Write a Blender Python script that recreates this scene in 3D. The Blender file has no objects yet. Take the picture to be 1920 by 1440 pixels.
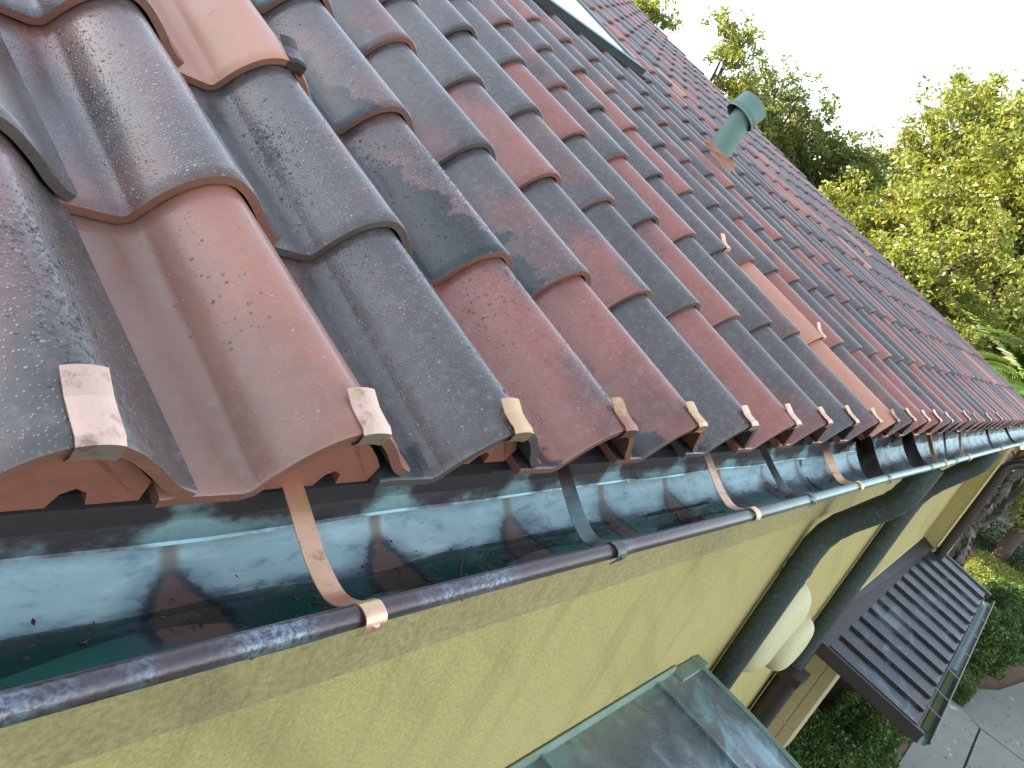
import bpy, math, random
import numpy as np
from mathutils import Vector, Matrix
random.seed(7); RNG = np.random.default_rng(11)
SC = bpy.context.scene
COL = SC.collection
# ------------------------------------------------------------------ camera
cam_d = bpy.data.cameras.new('camera'); cam = bpy.data.objects.new('camera', cam_d); COL.objects.link(cam)
CAMPOS = Vector((-0.17881, -0.46438, 0.38617))
ROWS = [(0.603529, -0.667069, 0.436774), (0.032710, -0.526614, -0.849475), (0.796670, 0.526969, -0.296007)]
rx, ry, rz = [Vector(r) for r in ROWS]
m = Matrix((rx, -ry, -rz)).transposed().to_4x4(); m.translation = CAMPOS
cam.matrix_world = m
cam_d.sensor_width = 36; cam_d.sensor_fit = 'HORIZONTAL'; cam_d.lens = 1510.34/1920*36
cam_d.clip_start = .02; cam_d.clip_end = 2000
SC.camera = cam
# ------------------------------------------------------------------ light
SUN_AZ = Vector((-.42, .91)); SUN_EL = math.radians(12.5)
wd = bpy.data.worlds.new('World'); SC.world = wd; wd.use_nodes = True
nt = wd.node_tree; bg = nt.nodes['Background']; sk = nt.nodes.new('ShaderNodeTexSky')
sk.sky_type = 'NISHITA'; sk.sun_disc = False; sk.sun_elevation = SUN_EL
sk.sun_rotation = math.atan2(SUN_AZ.x, SUN_AZ.y); sk.dust_density = .7; sk.ozone_density = 1.0; sk.air_density = 1.0
hs = nt.nodes.new('ShaderNodeHueSaturation'); hs.inputs['Saturation'].default_value = .56
nt.links.new(sk.outputs[0], hs.inputs['Color']); nt.links.new(hs.outputs[0], bg.inputs[0]); bg.inputs[1].default_value = .15
sd = bpy.data.lights.new('sun', 'SUN'); so = bpy.data.objects.new('sun', sd); COL.objects.link(so)
sd.energy = 4.5; sd.angle = math.radians(.5); sd.color = (1, .88, .68)
sv = Vector((SUN_AZ.x*math.cos(SUN_EL), SUN_AZ.y*math.cos(SUN_EL), math.sin(SUN_EL)))
so.rotation_euler = sv.to_track_quat('Z', 'Y').to_euler(); so.location = (0, 0, 20)
SC.view_settings.view_transform = 'Standard'; SC.view_settings.look = 'None'
SC.view_settings.gamma = 1; SC.view_settings.use_curve_mapping = False
SC.view_settings.exposure = 2.35
SC.render.engine = 'CYCLES'

# ------------------------------------------------------------------ frames
W = .24; L = 0.35638; PIT = math.radians(18); CP, SP = math.cos(PIT), math.sin(PIT)
ZG = -4.2
def RP(u, v, n):                       # roof coordinates in metres -> world
    return (u, v*CP - n*SP, v*SP + n*CP)
ROOFM = Matrix(((1, 0, 0, 0), (0, CP, -SP, 0), (0, SP, CP, 0), (0, 0, 0, 1)))

# ------------------------------------------------------------------ helpers
def tag(o, label=None, cat=None, group=None, kind=None):
    for k, v in (('label', label), ('category', cat), ('group', group), ('kind', kind)):
        if v: o[k] = v
    return o
def link(o, parent=None):
    COL.objects.link(o)
    if parent: o.parent = parent
    return o
def empty(name, loc=(0, 0, 0), **k):
    o = bpy.data.objects.new(name, None); o.location = loc; o.empty_display_size = .1
    link(o); return tag(o, **k)
def mesh(name, v, f, mats, smooth=False, uv=None, mi=None, col=None):
    me = bpy.data.meshes.new(name); me.from_pydata([tuple(x) for x in v], [], [tuple(x) for x in f])
    for mm in (mats if isinstance(mats, (list, tuple)) else [mats]): me.materials.append(mm)
    if smooth is True: me.polygons.foreach_set('use_smooth', [True]*len(me.polygons))
    elif smooth: me.polygons.foreach_set('use_smooth', list(smooth))
    if mi is not None: me.polygons.foreach_set('material_index', mi)
    if uv is not None:
        l = me.uv_layers.new(name='UVMap'); idx = np.empty(len(me.loops), int); me.loops.foreach_get('vertex_index', idx)
        l.data.foreach_set('uv', np.asarray(uv, float)[idx].ravel())
    if col is not None:
        a = me.color_attributes.new('tint', 'FLOAT_COLOR', 'POINT'); a.data.foreach_set('color', np.asarray(col, float).ravel())
    me.update(); return me
def ob(name, me, parent=None, loc=None, mat4=None, **k):
    o = bpy.data.objects.new(name, me); link(o, parent)
    if loc is not None: o.location = loc
    if mat4 is not None: o.matrix_world = mat4
    return tag(o, **k)
class MB:
    def __init__(s): s.v = []; s.f = []; s.sm = []
    def add(s, v, f, smooth=False):
        b = len(s.v); s.v += [tuple(x) for x in v]; s.f += [tuple(i+b for i in q) for q in f]; s.sm += [smooth]*len(f); return s
    def box(s, x0, x1, y0, y1, z0, z1, M=None, bev=0):
        vs = [(x, y, z) for x in (x0, x1) for y in (y0, y1) for z in (z0, z1)]
        if M: vs = [M(*p) for p in vs]
        return s.add(vs, [(0, 1, 3, 2), (4, 6, 7, 5), (0, 4, 5, 1), (2, 3, 7, 6), (0, 2, 6, 4), (1, 5, 7, 3)])
    def tube(s, pts, r, n=12, caps=True, smooth=True):
        pts = [Vector(p) for p in pts]; rs = r if isinstance(r, (list, tuple)) else [r]*len(pts)
        vs = []; up = None
        for i, p in enumerate(pts):
            t = (pts[min(i+1, len(pts)-1)]-pts[max(i-1, 0)]).normalized()
            if up is None: up = t.orthogonal().normalized()
            else: up = (up - t*up.dot(t)).normalized()
            b = t.cross(up)
            for k in range(n):
                a = 2*math.pi*k/n; vs.append(p+(up*math.cos(a)+b*math.sin(a))*rs[i])
        fs = [(i*n+k, i*n+(k+1) % n, (i+1)*n+(k+1) % n, (i+1)*n+k) for i in range(len(pts)-1) for k in range(n)]
        s.add(vs, fs, smooth)
        if caps:
            s.add(vs[:n], [tuple(range(n))[::-1]]); s.add(vs[-n:], [tuple(range(n))])
        return s
    def strip(s, path, width_dir, w, t=.0012, smooth=True):      # flat bar following a path; width along width_dir (vector or list)
        path = [Vector(p) for p in path]; n = len(path); vs = []
        for i, p in enumerate(path):
            tg = (path[min(i+1, n-1)]-path[max(i-1, 0)]).normalized()
            wv = Vector(width_dir[i] if isinstance(width_dir, list) else width_dir); wv = (wv-tg*wv.dot(tg)).normalized()
            nn = tg.cross(wv).normalized(); ww = w[i] if isinstance(w, list) else w
            for a, b in ((-1, -1), (1, -1), (1, 1), (-1, 1)): vs.append(p+wv*ww/2*a+nn*t/2*b)
        fs = []
        for i in range(n-1):
            for k in range(4): fs.append((i*4+k, i*4+(k+1) % 4, (i+1)*4+(k+1) % 4, (i+1)*4+k))
        fs += [(3, 2, 1, 0), tuple(range(4*n-4, 4*n))]
        return s.add(vs, fs, False)
    def build(s, name, mats, parent=None, **k):
        me = mesh(name, s.v, s.f, mats, smooth=s.sm); return ob(name, me, parent, **k)
def bez(pts, n=24):
    P = [Vector(p) for p in pts]; out = []
    Q = [P[0]*2-P[1]]+P+[P[-1]*2-P[-2]]
    for i in range(1, len(Q)-2):
        for k in range(n):
            t = k/n; a, b, c, d = Q[i-1], Q[i], Q[i+1], Q[i+2]
            out.append(.5*((2*b)+(c-a)*t+(2*a-5*b+4*c-d)*t*t+(3*b-a-3*c+d)*t**3))
    return out+[P[-1]]
def bevel(o, w=.004, seg=2):
    b = o.modifiers.new('bevel', 'BEVEL'); b.width = w; b.segments = seg; b.limit_method = 'ANGLE'; return o

# ------------------------------------------------------------------ material DSL
class NT:
    def __init__(s, name):
        s.m = bpy.data.materials.new(name); s.m.use_nodes = True; s.t = s.m.node_tree
        s.b = s.t.nodes['Principled BSDF']; s.out = s.t.nodes['Material Output']
    def n(s, ty, **k):
        nd = s.t.nodes.new(ty)
        for a, v in k.items():
            if a.startswith('i_'): s.put(nd.inputs[a[2:].replace('_', ' ')], v)
            else: setattr(nd, a, v)
        return nd
    def put(s, sock, v):
        if isinstance(v, bpy.types.NodeSocket): s.t.links.new(v, sock)
        elif isinstance(v, (tuple, list)) and len(v) == 3 and sock.type == 'RGBA': sock.default_value = (*v, 1)
        else: sock.default_value = v
    def math(s, op, a, b=0., c=0., clamp=False):
        nd = s.t.nodes.new('ShaderNodeMath'); nd.operation = op; nd.use_clamp = clamp
        for i, v in enumerate((a, b, c)): s.put(nd.inputs[i], v)
        return nd.outputs[0]
    def vm(s, op, a, b=(0, 0, 0)):
        nd = s.t.nodes.new('ShaderNodeVectorMath'); nd.operation = op; s.put(nd.inputs[0], a)
        if op == 'SCALE': s.put(nd.inputs['Scale'], b)
        else: s.put(nd.inputs[1], b)
        return nd.outputs[0]
    def mix(s, f, a, b, bt='MIX'):
        nd = s.t.nodes.new('ShaderNodeMix'); nd.data_type = 'RGBA'; nd.blend_type = bt
        s.put(nd.inputs[0], f); s.put(nd.inputs[6], a); s.put(nd.inputs[7], b); return nd.outputs[2]
    def step(s, v, lo, hi, to0=0., to1=1.):
        nd = s.t.nodes.new('ShaderNodeMapRange'); nd.interpolation_type = 'SMOOTHSTEP'
        for i, x in zip(('Value', 'From Min', 'From Max', 'To Min', 'To Max'), (v, lo, hi, to0, to1)): s.put(nd.inputs[i], x)
        return nd.outputs[0]
    def noise(s, vec, scale, detail=3., rough=.55, dist=0.):
        nd = s.n('ShaderNodeTexNoise'); s.put(nd.inputs['Vector'], vec); nd.inputs['Scale'].default_value = scale
        nd.inputs['Detail'].default_value = detail; nd.inputs['Roughness'].default_value = rough; nd.inputs['Distortion'].default_value = dist
        return nd.outputs['Fac']
    def vor(s, vec, scale, rnd=1.):
        nd = s.n('ShaderNodeTexVoronoi'); s.put(nd.inputs['Vector'], vec); nd.inputs['Scale'].default_value = scale
        nd.inputs['Randomness'].default_value = rnd; return nd
    def pos(s): return s.n('ShaderNodeNewGeometry').outputs['Position']
    def xyz(s, v):
        nd = s.n('ShaderNodeSeparateXYZ'); s.put(nd.inputs[0], v); return nd.outputs
    def comb(s, x, y, z):
        nd = s.n('ShaderNodeCombineXYZ')
        for i, v in enumerate((x, y, z)): s.put(nd.inputs[i], v)
        return nd.outputs[0]
    def uv(s): return s.n('ShaderNodeUVMap').outputs[0]
    def bump(s, h, strength=.5, dist=.001, nrm=None):
        nd = s.n('ShaderNodeBump'); s.put(nd.inputs['Height'], h); s.put(nd.inputs['Strength'], strength); s.put(nd.inputs['Distance'], dist)
        if nrm is not None: s.put(nd.inputs['Normal'], nrm)
        return nd.outputs[0]
    def set(s, **k):
        nm = dict(color='Base Color', rough='Roughness', metal='Metallic', normal='Normal', coat='Coat Weight', coatr='Coat Roughness',
                  trans='Transmission Weight', ior='IOR', spec='Specular IOR Level', coatn='Coat Normal', sub='Subsurface Weight')
        for a, v in k.items(): s.put(s.b.inputs[nm[a]], v)
        return s.m

def tile_material(name, far):
    q = NT(name); P = q.pos()
    if far:
        at = q.n('ShaderNodeAttribute', attribute_name='tint'); c3 = q.n('ShaderNodeSeparateColor'); q.put(c3.inputs[0], at.outputs['Color']); seed = at.outputs['Alpha']
    else:
        at = q.n('ShaderNodeObjectInfo'); c3 = q.n('ShaderNodeSeparateColor'); q.put(c3.inputs[0], at.outputs['Color']); seed = at.outputs['Alpha']
    red, orange, dark = c3.outputs[0], c3.outputs[1], c3.outputs[2]
    ux, uy, _ = q.xyz(q.uv())
    SV = q.vm('ADD', P, q.comb(q.math('MULTIPLY', seed, 13.7), q.math('MULTIPLY', seed, 29.3), q.math('MULTIPLY', seed, 7.1)))
    nA = q.noise(SV, 5., 3.); nB = q.noise(SV, 16., 4., .6); nC = q.noise(SV, 70., 3., .6); nD = q.noise(SV, 700., 2., .6)
    # fired flashing: slate grey to clay red, edge of the flash wandering over the tile, crown right side redder or darker by seed
    side = q.math('MULTIPLY', q.math('SUBTRACT', ux, .55), q.math('SUBTRACT', q.math('MULTIPLY', seed, 2.4), 1.2))
    endw = q.math('MULTIPLY', q.math('SUBTRACT', .4, uy), q.math('SUBTRACT', q.math('FRACT', q.math('MULTIPLY', seed, 7.3)), .3))
    f = q.math('ADD', q.math('ADD', red, q.math('MULTIPLY', q.math('SUBTRACT', nA, .5), 1.7)), q.math('ADD', side, q.math('MULTIPLY', endw, 1.1)))
    f = q.math('ADD', f, q.math('MULTIPLY', q.math('SUBTRACT', nB, .5), .25))
    t1 = q.step(f, .25, .55); t2 = q.step(f, .5, .95)
    slate = q.mix(nB, (.060, .049, .047), (.108, .088, .083))
    plum = q.mix(nB, (.110, .057, .050), (.162, .085, .074))
    redc = q.mix(nB, (.23, .070, .050), (.35, .122, .086))
    c = q.mix(t1, slate, plum); c = q.mix(t2, c, redc)
    oc = q.mix(nA, (.46, .19, .12), (.56, .28, .185))
    oc = q.mix(q.step(nB, .62, .8), oc, (.16, .13, .11))
    c = q.mix(orange, c, oc)
    c = q.mix(q.math('MULTIPLY', q.step(nC, .45, .75), .22), c, (.30, .26, .24))
    c = q.mix(.35, c, q.mix(nD, (.45, .45, .45), (1, 1, 1)), 'MULTIPLY')
    # speckles, lime bloom
    vs = q.vor(SV, 130.); sp = q.step(vs.outputs['Distance'], .10, .05)
    c = q.mix(q.math('MULTIPLY', sp, q.step(nB, .60, .72, 0., .5)), c, (.05, .04, .04))
    # damp / lichen patches in the pan and up the left flank
    nE = q.noise(SV, 22., 6., .72)
    mk = q.math('SUBTRACT', q.math('SUBTRACT', dark, .10), q.math('ADD', q.math('MULTIPLY', ux, .95), q.math('MULTIPLY', uy, .42)))
    mk = q.math('ADD', mk, q.math('ADD', q.math('MULTIPLY', q.math('SUBTRACT', nE, .5), .55), q.math('MULTIPLY', q.math('SUBTRACT', nA, .5), .55)))
    mk = q.step(mk, .0, .05)
    dk = q.mix(q.noise(SV, 140., 4., .7), (.010, .012, .016), (.035, .044, .045))
    c = q.mix(q.math('MULTIPLY', mk, .93), c, dk)
    rough = q.math('ADD', .30, q.math('MULTIPLY', nC, .18)); rough = q.math('SUBTRACT', rough, q.math('MULTIPLY', mk, .10))
    rough = q.math('ADD', rough, q.math('MULTIPLY', orange, .12))
    if far: rough = q.math('ADD', rough, .08); c = q.mix(1., c, (.90, .82, .78), 'MULTIPLY')
    # dew: round beads of several sizes, gathered in patches
    wet = q.step(q.math('ADD', q.noise(SV, 3.1, 2.), q.math('MULTIPLY', uy, .10)), .36, .50)
    wet = q.math('MULTIPLY', wet, q.math('SUBTRACT', 1., q.math('MULTIPLY', mk, .9))); wet = q.math('MULTIPLY', wet, q.math('SUBTRACT', 1., q.math('MULTIPLY', orange, 1.6), clamp=True))
    PW = q.vm('ADD', P, q.vm('SCALE', q.comb(nB, nC, nA), .01))
    v1 = q.vor(P, 270.); p1 = q.math('LESS_THAN', q.xyz(v1.outputs['Color'])[0], q.math('MULTIPLY', wet, .85)); d1 = q.math('MULTIPLY', q.step(v1.outputs['Distance'], .42, .05), p1)
    v2 = q.vor(P, 140.); pick = q.math('LESS_THAN', q.xyz(v2.outputs['Color'])[0], q.math('MULTIPLY', wet, .13)); d2 = q.math('MULTIPLY', q.step(v2.outputs['Distance'], .36, .10), pick)
    h = q.math('ADD', q.math('MULTIPLY', d1, .6), q.math('MULTIPLY', d2, 1.2))
    dm = q.math('MINIMUM', h, 1.); rough = q.math('SUBTRACT', rough, q.math('MULTIPLY', dm, .16)); c = q.mix(q.math('MULTIPLY', dm, .22), c, (.42, .42, .43))  # beads paled: whitish dew film, plus gathered sky light put into the colour
    bp = q.bump(q.math('ADD', h, q.math('MULTIPLY', nD, .12)), .42 if not far else .25, .0016)
    bp2 = q.bump(nB, .25, .004, bp)
    q.put(q.b.inputs['Coat Normal'], bp)
    return q.set(color=c, rough=rough, normal=bp2, coat=q.math('ADD', .34, q.math('MULTIPLY', wet, .25)), coatr=.16, spec=.5)
M_TILE = tile_material('glazed_clay_tile', False); M_TILEF = tile_material('glazed_clay_tile_far', True)
def simple(name, c0, c1, scale=20., rough=.5, metal=0., bmp=.3, bd=.002, detail=4., **k):
    q = NT(name); P = q.pos(); n = q.noise(P, scale, detail, .65); n2 = q.noise(P, scale*7, 3.)
    c = q.mix(n, c0, c1); c = q.mix(.25, c, q.mix(n2, (.5, .5, .5), (1, 1, 1)), 'MULTIPLY')
    return q.set(color=c, rough=rough, metal=metal, normal=q.bump(n2, bmp, bd), **k)
def edge_mat():
    q = NT('broken_clay_edge'); P = q.pos(); n = q.noise(P, 30, 5, .65); at = q.n('ShaderNodeObjectInfo'); s3 = q.n('ShaderNodeSeparateColor'); q.put(s3.inputs[0], at.outputs['Color'])
    clay = q.mix(n, (.25, .092, .055), (.10, .050, .038)); grey = q.mix(n, (.10, .075, .062), (.045, .038, .036))
    return q.set(color=q.mix(q.step(q.math('ADD', s3.outputs[0], q.math('MULTIPLY', q.math('SUBTRACT', n, .5), .5)), .12, .35), grey, clay), rough=.7, normal=q.bump(q.noise(P, 200, 4, .7), .7, .002))
M_EDGE = edge_mat()
M_CLAYRAW = simple('raw_clay', (.30, .105, .062), (.17, .060, .040), 14, .75, bmp=.5)
M_UNDER = simple('black_underlayment', (.006, .007, .010), (.02, .022, .028), 60, .8, bmp=1., bd=.003)
def gran(q, P):
    v = q.vor(P, 420.); return q.step(v.outputs['Distance'], .25, .05)
q = NT('granule_felt'); P = q.pos(); g = gran(q, P)
c = q.mix(q.math('MULTIPLY', g, q.math('GREATER_THAN', q.xyz(q.vor(P, 420.).outputs['Color'])[1], .72)), (.008, .010, .016), (.10, .14, .18))
M_FELT = q.set(color=c, rough=.75, normal=q.bump(g, .8, .002))
def copper_new(name='bright_copper', ca=(.90, .56, .42), cb=(.80, .47, .32)):
    q = NT(name); P = q.pos(); n = q.noise(P, 45, 5, .65); n2 = q.noise(P, 18, 3, .6)
    c = q.mix(n, ca, cb); c = q.mix(q.step(n, .55, .74, 0., .75), c, (.26, .12, .08))
    c = q.mix(q.math('MULTIPLY', q.step(n2, .50, .64), .6), c, (.66, .50, .24))
    return q.set(color=c, rough=q.math('ADD', .30, q.math('MULTIPLY', n, .2)), metal=.92, normal=q.bump(n, .25, .001))
M_CU = copper_new(); M_CU2 = copper_new('pale_copper', (.90, .62, .50), (.78, .52, .40)); M_CU3 = copper_new('brassy_copper', (.82, .55, .34), (.70, .44, .26)); M_CU4 = copper_new('tarnished_copper', (.55, .28, .19), (.32, .15, .11))
def copper_brown(name, patina=.35):
    q = NT(name); P = q.pos(); n = q.noise(P, 9, 5, .65, .4); n2 = q.noise(P, 45, 4, .6)
    c = q.mix(n2, (.045, .032, .030), (.09, .062, .055))
    c = q.mix(q.math('MULTIPLY', q.step(n, .62-patina*.3, .80), .8), c, (.16, .30, .30))
    return q.set(color=c, rough=q.math('ADD', .28, q.math('MULTIPLY', n2, .2)), metal=.55, normal=q.bump(n2, .3, .001))
M_CUB = copper_brown('weathered_copper', .15); M_CUP = copper_brown('patinated_copper', .8)
def bead_mat():
    q = NT('gutter_rim_copper'); P = q.pos(); x, y, z = q.xyz(P)
    n = q.noise(q.comb(q.math('MULTIPLY', x, 5.), y, z), 1.6, 4, .6); n2 = q.noise(P, 230, 4, .7)
    c = q.mix(n2, (.060, .045, .050), (.12, .095, .10))
    spark = q.math('MULTIPLY', q.step(n, .50, .68), q.step(n2, .35, .65, 0., .8))
    c = q.mix(spark, c, (.24, .32, .40))
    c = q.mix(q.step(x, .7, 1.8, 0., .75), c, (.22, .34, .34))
    return q.set(color=c, rough=.33, metal=.6, normal=q.bump(n2, .35, .001))
M_BEAD = bead_mat()
def gutter_mat():
    q = NT('gutter_patina'); P = q.pos(); x, y, z = q.xyz(P); u_, w_, _ = q.xyz(q.uv())
    xs = q.comb(q.math('MULTIPLY', x, .35), y, z)
    n1 = q.noise(xs, 22, 6, .62); n2 = q.noise(xs, 70, 5, .65); n3 = q.noise(P, 12, 4, .6); n4 = q.noise(P, 160, 4, .75)
    c = q.mix(n1, (.26, .40, .41), (.52, .68, .67))
    c = q.mix(q.step(n2, .50, .72, 0., .6), c, (.12, .22, .28)); nL = q.noise(q.comb(q.math('MULTIPLY', x, .8), y, q.math('MULTIPLY', z, 2.)), 9., 6, .7, 1.); c = q.mix(q.step(nL, .50, .68, 0., .55), c, (.62, .74, .72)); c = q.mix(q.step(nL, .42, .30, 0., .6), c, (.13, .17, .17))
    c = q.mix(q.step(w_, .10, .0, 0., .7), c, (.26, .33, .27))
    # waterline grime, then green bottom
    wl = q.math('ADD', w_, q.math('MULTIPLY', q.math('SUBTRACT', n2, .5), .14))
    c = q.mix(q.math('MULTIPLY', q.math('MULTIPLY', q.step(wl, .30, .39), q.step(wl, .52, .42, .55, 1.)), .85), c, (.030, .048, .055))
    spk = q.math('MULTIPLY', q.step(n4, .60, .68), q.step(w_, .30, .42)); c = q.mix(q.math('MULTIPLY', spk, .7), c, (.012, .02, .02))
    gr = q.step(wl, .385, .44)
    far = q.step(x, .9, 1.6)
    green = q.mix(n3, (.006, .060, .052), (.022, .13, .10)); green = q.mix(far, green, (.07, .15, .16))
    c = q.mix(gr, c, green)
    c = q.mix(q.math('MULTIPLY', q.step(w_, .62, .80), .6), c, (.01, .05, .055))
    # drip stains, one under every tile valley
    ph = q.math('SUBTRACT', q.math('FRACT', q.math('DIVIDE', q.math('ADD', x, .03+W/2), W)), .5)
    cell = q.math('FLOOR', q.math('DIVIDE', q.math('ADD', x, .03+W/2), W))
    rn = q.noise(q.comb(cell, 0., 0.), 3.7, 1.)
    px = q.math('MULTIPLY', q.math('ADD', ph, q.math('MULTIPLY', q.math('SUBTRACT', rn, .5), .25)), W)
    # teardrop: narrow at top, wide at the waterline
    wid = q.math('ADD', q.step(w_, .14, .46, .002, q.step(rn, .35, .6, .018, .040)), q.math('MULTIPLY', q.math('SUBTRACT', n4, .5), .022))
    body = q.math('SUBTRACT', q.math('ABSOLUTE', px), wid)
    inside = q.math('MULTIPLY', q.step(body, .010, -.002), q.math('MULTIPLY', q.step(w_, .20, .26), q.step(q.math('ADD', w_, q.math('MULTIPLY', q.math('SUBTRACT', n4, .5), .10)), .56, .51)))
    top = q.math('MULTIPLY', q.step(q.math('ABSOLUTE', px), .014, .003), q.math('MULTIPLY', q.step(w_, .02, .06), q.step(w_, .30, .22)))
    c = q.mix(q.math('MULTIPLY', top, .75), c, (.22, .15, .075))
    halo = q.math('MULTIPLY', q.step(body, .045, .0), q.math('MULTIPLY', q.step(w_, .16, .28), q.step(w_, .60, .50)))
    c = q.mix(q.math('MULTIPLY', halo, .55), c, (.06, .085, .12))
    rs = q.step(rn, .38, .56, .55, 1.); inside = q.math('MULTIPLY', inside, rs)
    c = q.mix(q.math('MULTIPLY', inside, .93), c, (.020, .020, .030))
    core = q.step(body, -.004, -.012)
    c = q.mix(q.math('MULTIPLY', q.math('MULTIPLY', core, inside), .9), c, q.mix(n3, (.11, .062, .045), (.16, .09, .07)))
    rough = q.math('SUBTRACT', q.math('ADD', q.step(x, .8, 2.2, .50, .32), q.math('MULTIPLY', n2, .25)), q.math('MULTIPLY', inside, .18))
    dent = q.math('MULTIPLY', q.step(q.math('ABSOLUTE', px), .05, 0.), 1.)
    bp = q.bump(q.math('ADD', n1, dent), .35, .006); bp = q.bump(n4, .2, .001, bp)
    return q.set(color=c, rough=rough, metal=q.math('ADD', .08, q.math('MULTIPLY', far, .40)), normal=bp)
M_GUT = gutter_mat()
def drip_mat():
    q = NT('drip_edge_copper'); P = q.pos(); x, y, z = q.xyz(P)
    n1 = q.noise(q.comb(q.math('MULTIPLY', x, .5), y, z), 26, 5, .65); n2 = q.noise(P, 120, 4, .65)
    c = q.mix(n2, (.055, .045, .045), (.10, .08, .078))
    ph = q.math('ABSOLUTE', q.math('SUBTRACT', q.math('FRACT', q.math('DIVIDE', q.math('ADD', x, W*.62), W)), .5))
    pm = q.math('ADD', q.step(ph, .20, .03), q.step(z, -.030, -.054))
    pm = q.step(q.math('ADD', q.math('MULTIPLY', pm, .50), q.math('MULTIPLY', q.math('SUBTRACT', n1, .5), 1.6)), .30, .85)
    c = q.mix(q.math('MULTIPLY', pm, .85), c, q.mix(n2, (.24, .42, .43), (.48, .64, .62)))
    c = q.mix(q.step(n2, .72, .76), c, (.012, .012, .012))
    return q.set(color=c, rough=.38, metal=.5, normal=q.bump(n1, .3, .004))
M_DRIP = drip_mat()
def stucco(name, ca, cb, bs, coarse=60.):
    q = NT(name); P = q.pos(); n = q.noise(P, 2.2, 5, .65); n2 = q.noise(P, coarse, 6, .75); x, y, z = q.xyz(P)
    n3 = q.noise(q.comb(q.math('MULTIPLY', x, 5.), y, q.math('MULTIPLY', z, .5)), 2.2, 5, .65); n4 = q.noise(P, 320., 4, .8)
    n5 = q.noise(q.comb(q.math('ADD', x, q.math('MULTIPLY', z, 1.1)), 0., q.math('MULTIPLY', z, .35)), 3.4, 3, .5)  # soft diagonal shadow streaks, painted into the stucco colour below
    c = q.mix(n, ca, cb); c = q.mix(q.step(n3, .50, .75, 0., .30), c, (.17, .145, .085)); c = q.mix(q.step(n5, .50, .72, 0., .22), c, (.13, .115, .08))
    c = q.mix(.62, c, q.mix(q.step(n2, .30, .70), (.50, .48, .43), (1.12, 1.12, 1.12)), 'MULTIPLY'); c = q.mix(q.step(n4, .60, .75, 0., .35), c, (.60, .55, .38)); c = q.mix(q.step(n4, .38, .28, 0., .4), c, (.14, .11, .05))
    return q.set(color=c, rough=.9, spec=.2, normal=q.bump(q.math('ADD', n2, q.math('MULTIPLY', n4, .6)), bs, .004))
M_WALL = stucco('yellow_stucco', (.44, .355, .145), (.53, .44, .195), .6, 110.)
M_BAND = stucco('rough_stucco_band', (.38, .31, .15), (.47, .39, .20), 1., 70.)
M_CREAM = simple('cream_plaster', (.52, .47, .27), (.60, .54, .33), 3, .7, bmp=.1)
M_TAN = simple('tan_stone', (.36, .29, .16), (.43, .35, .20), 6, .8, bmp=.3)
M_PIPE = NT('downspout_copper'); 
def pipe_mat():
    q = NT('dark_green_copper_pipe'); P = q.pos(); n = q.noise(P, 12, 5, .7, .5); n2 = q.noise(P, 60, 4, .7)
    c = q.mix(n, (.022, .040, .040), (.060, .062, .055)); c = q.mix(q.math('MULTIPLY', q.step(n2, .48, .72), .7), c, (.07, .14, .14)); c = q.mix(q.step(n, .62, .72, 0., .5), c, (.12, .085, .07))
    return q.set(color=c, rough=.6, metal=.35, normal=q.bump(n2, .3, .002))
M_PIPE = pipe_mat()
M_BROWNP = simple('brown_copper', (.030, .023, .023), (.060, .044, .042), 8, .40, .4, .2)
def awn_mat():
    q = NT('standing_seam_copper'); P = q.pos(); n = q.noise(P, 2.6, 5, .7, .8); n2 = q.noise(P, 30, 4, .6)
    c = q.mix(n2, (.022, .025, .030), (.045, .048, .054)); c = q.mix(q.step(n, .53, .66, 0., .7), c, (.15, .18, .195)); c = q.mix(q.step(n, .44, .34, 0., .85), c, (.085, .030, .025))  # pale blue-grey patches paint the metal's sheen into its colour
    return q.set(color=c, rough=q.step(n, .3, .8, .22, .42), metal=.5, normal=q.bump(n, .2, .01))
M_AWN = awn_mat()
def shed_mat():
    q = NT('blue_copper_sheet'); P = q.pos(); n = q.noise(P, 4.2, 6, .68, 1.2); n2 = q.noise(P, 24, 5, .65); x, y, z = q.xyz(P)
    c = q.mix(n2, (.15, .17, .19), (.24, .275, .30)); c = q.mix(q.step(n, .48, .64, 0., .85), c, (.27, .42, .45))
    c = q.mix(q.step(n, .40, .28, 0., .9), c, (.055, .04, .038)); c = q.mix(q.math('MULTIPLY', q.step(y, .10, .2), q.step(n2, .3, .6)), c, (.24, .33, .24))
    return q.set(color=c, rough=q.step(n, .3, .7, .22, .40), metal=.5, normal=q.bump(n, .3, .02))
M_SHED = shed_mat()
M_FLASH = simple('green_flashing', (.10, .17, .14), (.26, .34, .27), 14, .5, .3, .4)
M_VENT = simple('verdigris_copper', (.085, .165, .145), (.18, .27, .235), 14, .6, .15, .3)
M_MORTAR = simple('orange_mortar', (.42, .22, .14), (.30, .15, .10), 20, .9, bmp=.9, bd=.01)
M_FRAME = simple('skylight_frame', (.03, .05, .055), (.055, .075, .08), 12, .35, .3, .1)
q = NT('skylight_glass'); M_GLASS = q.set(color=(.62, .80, .84), rough=.04, spec=1., coat=1., coatr=.02)
q = NT('gutter_water'); M_WATER = q.set(color=(.75, .86, .84), rough=.03, trans=1., ior=1.33, normal=q.bump(q.noise(q.pos(), 30, 2), .08, .002))
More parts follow.
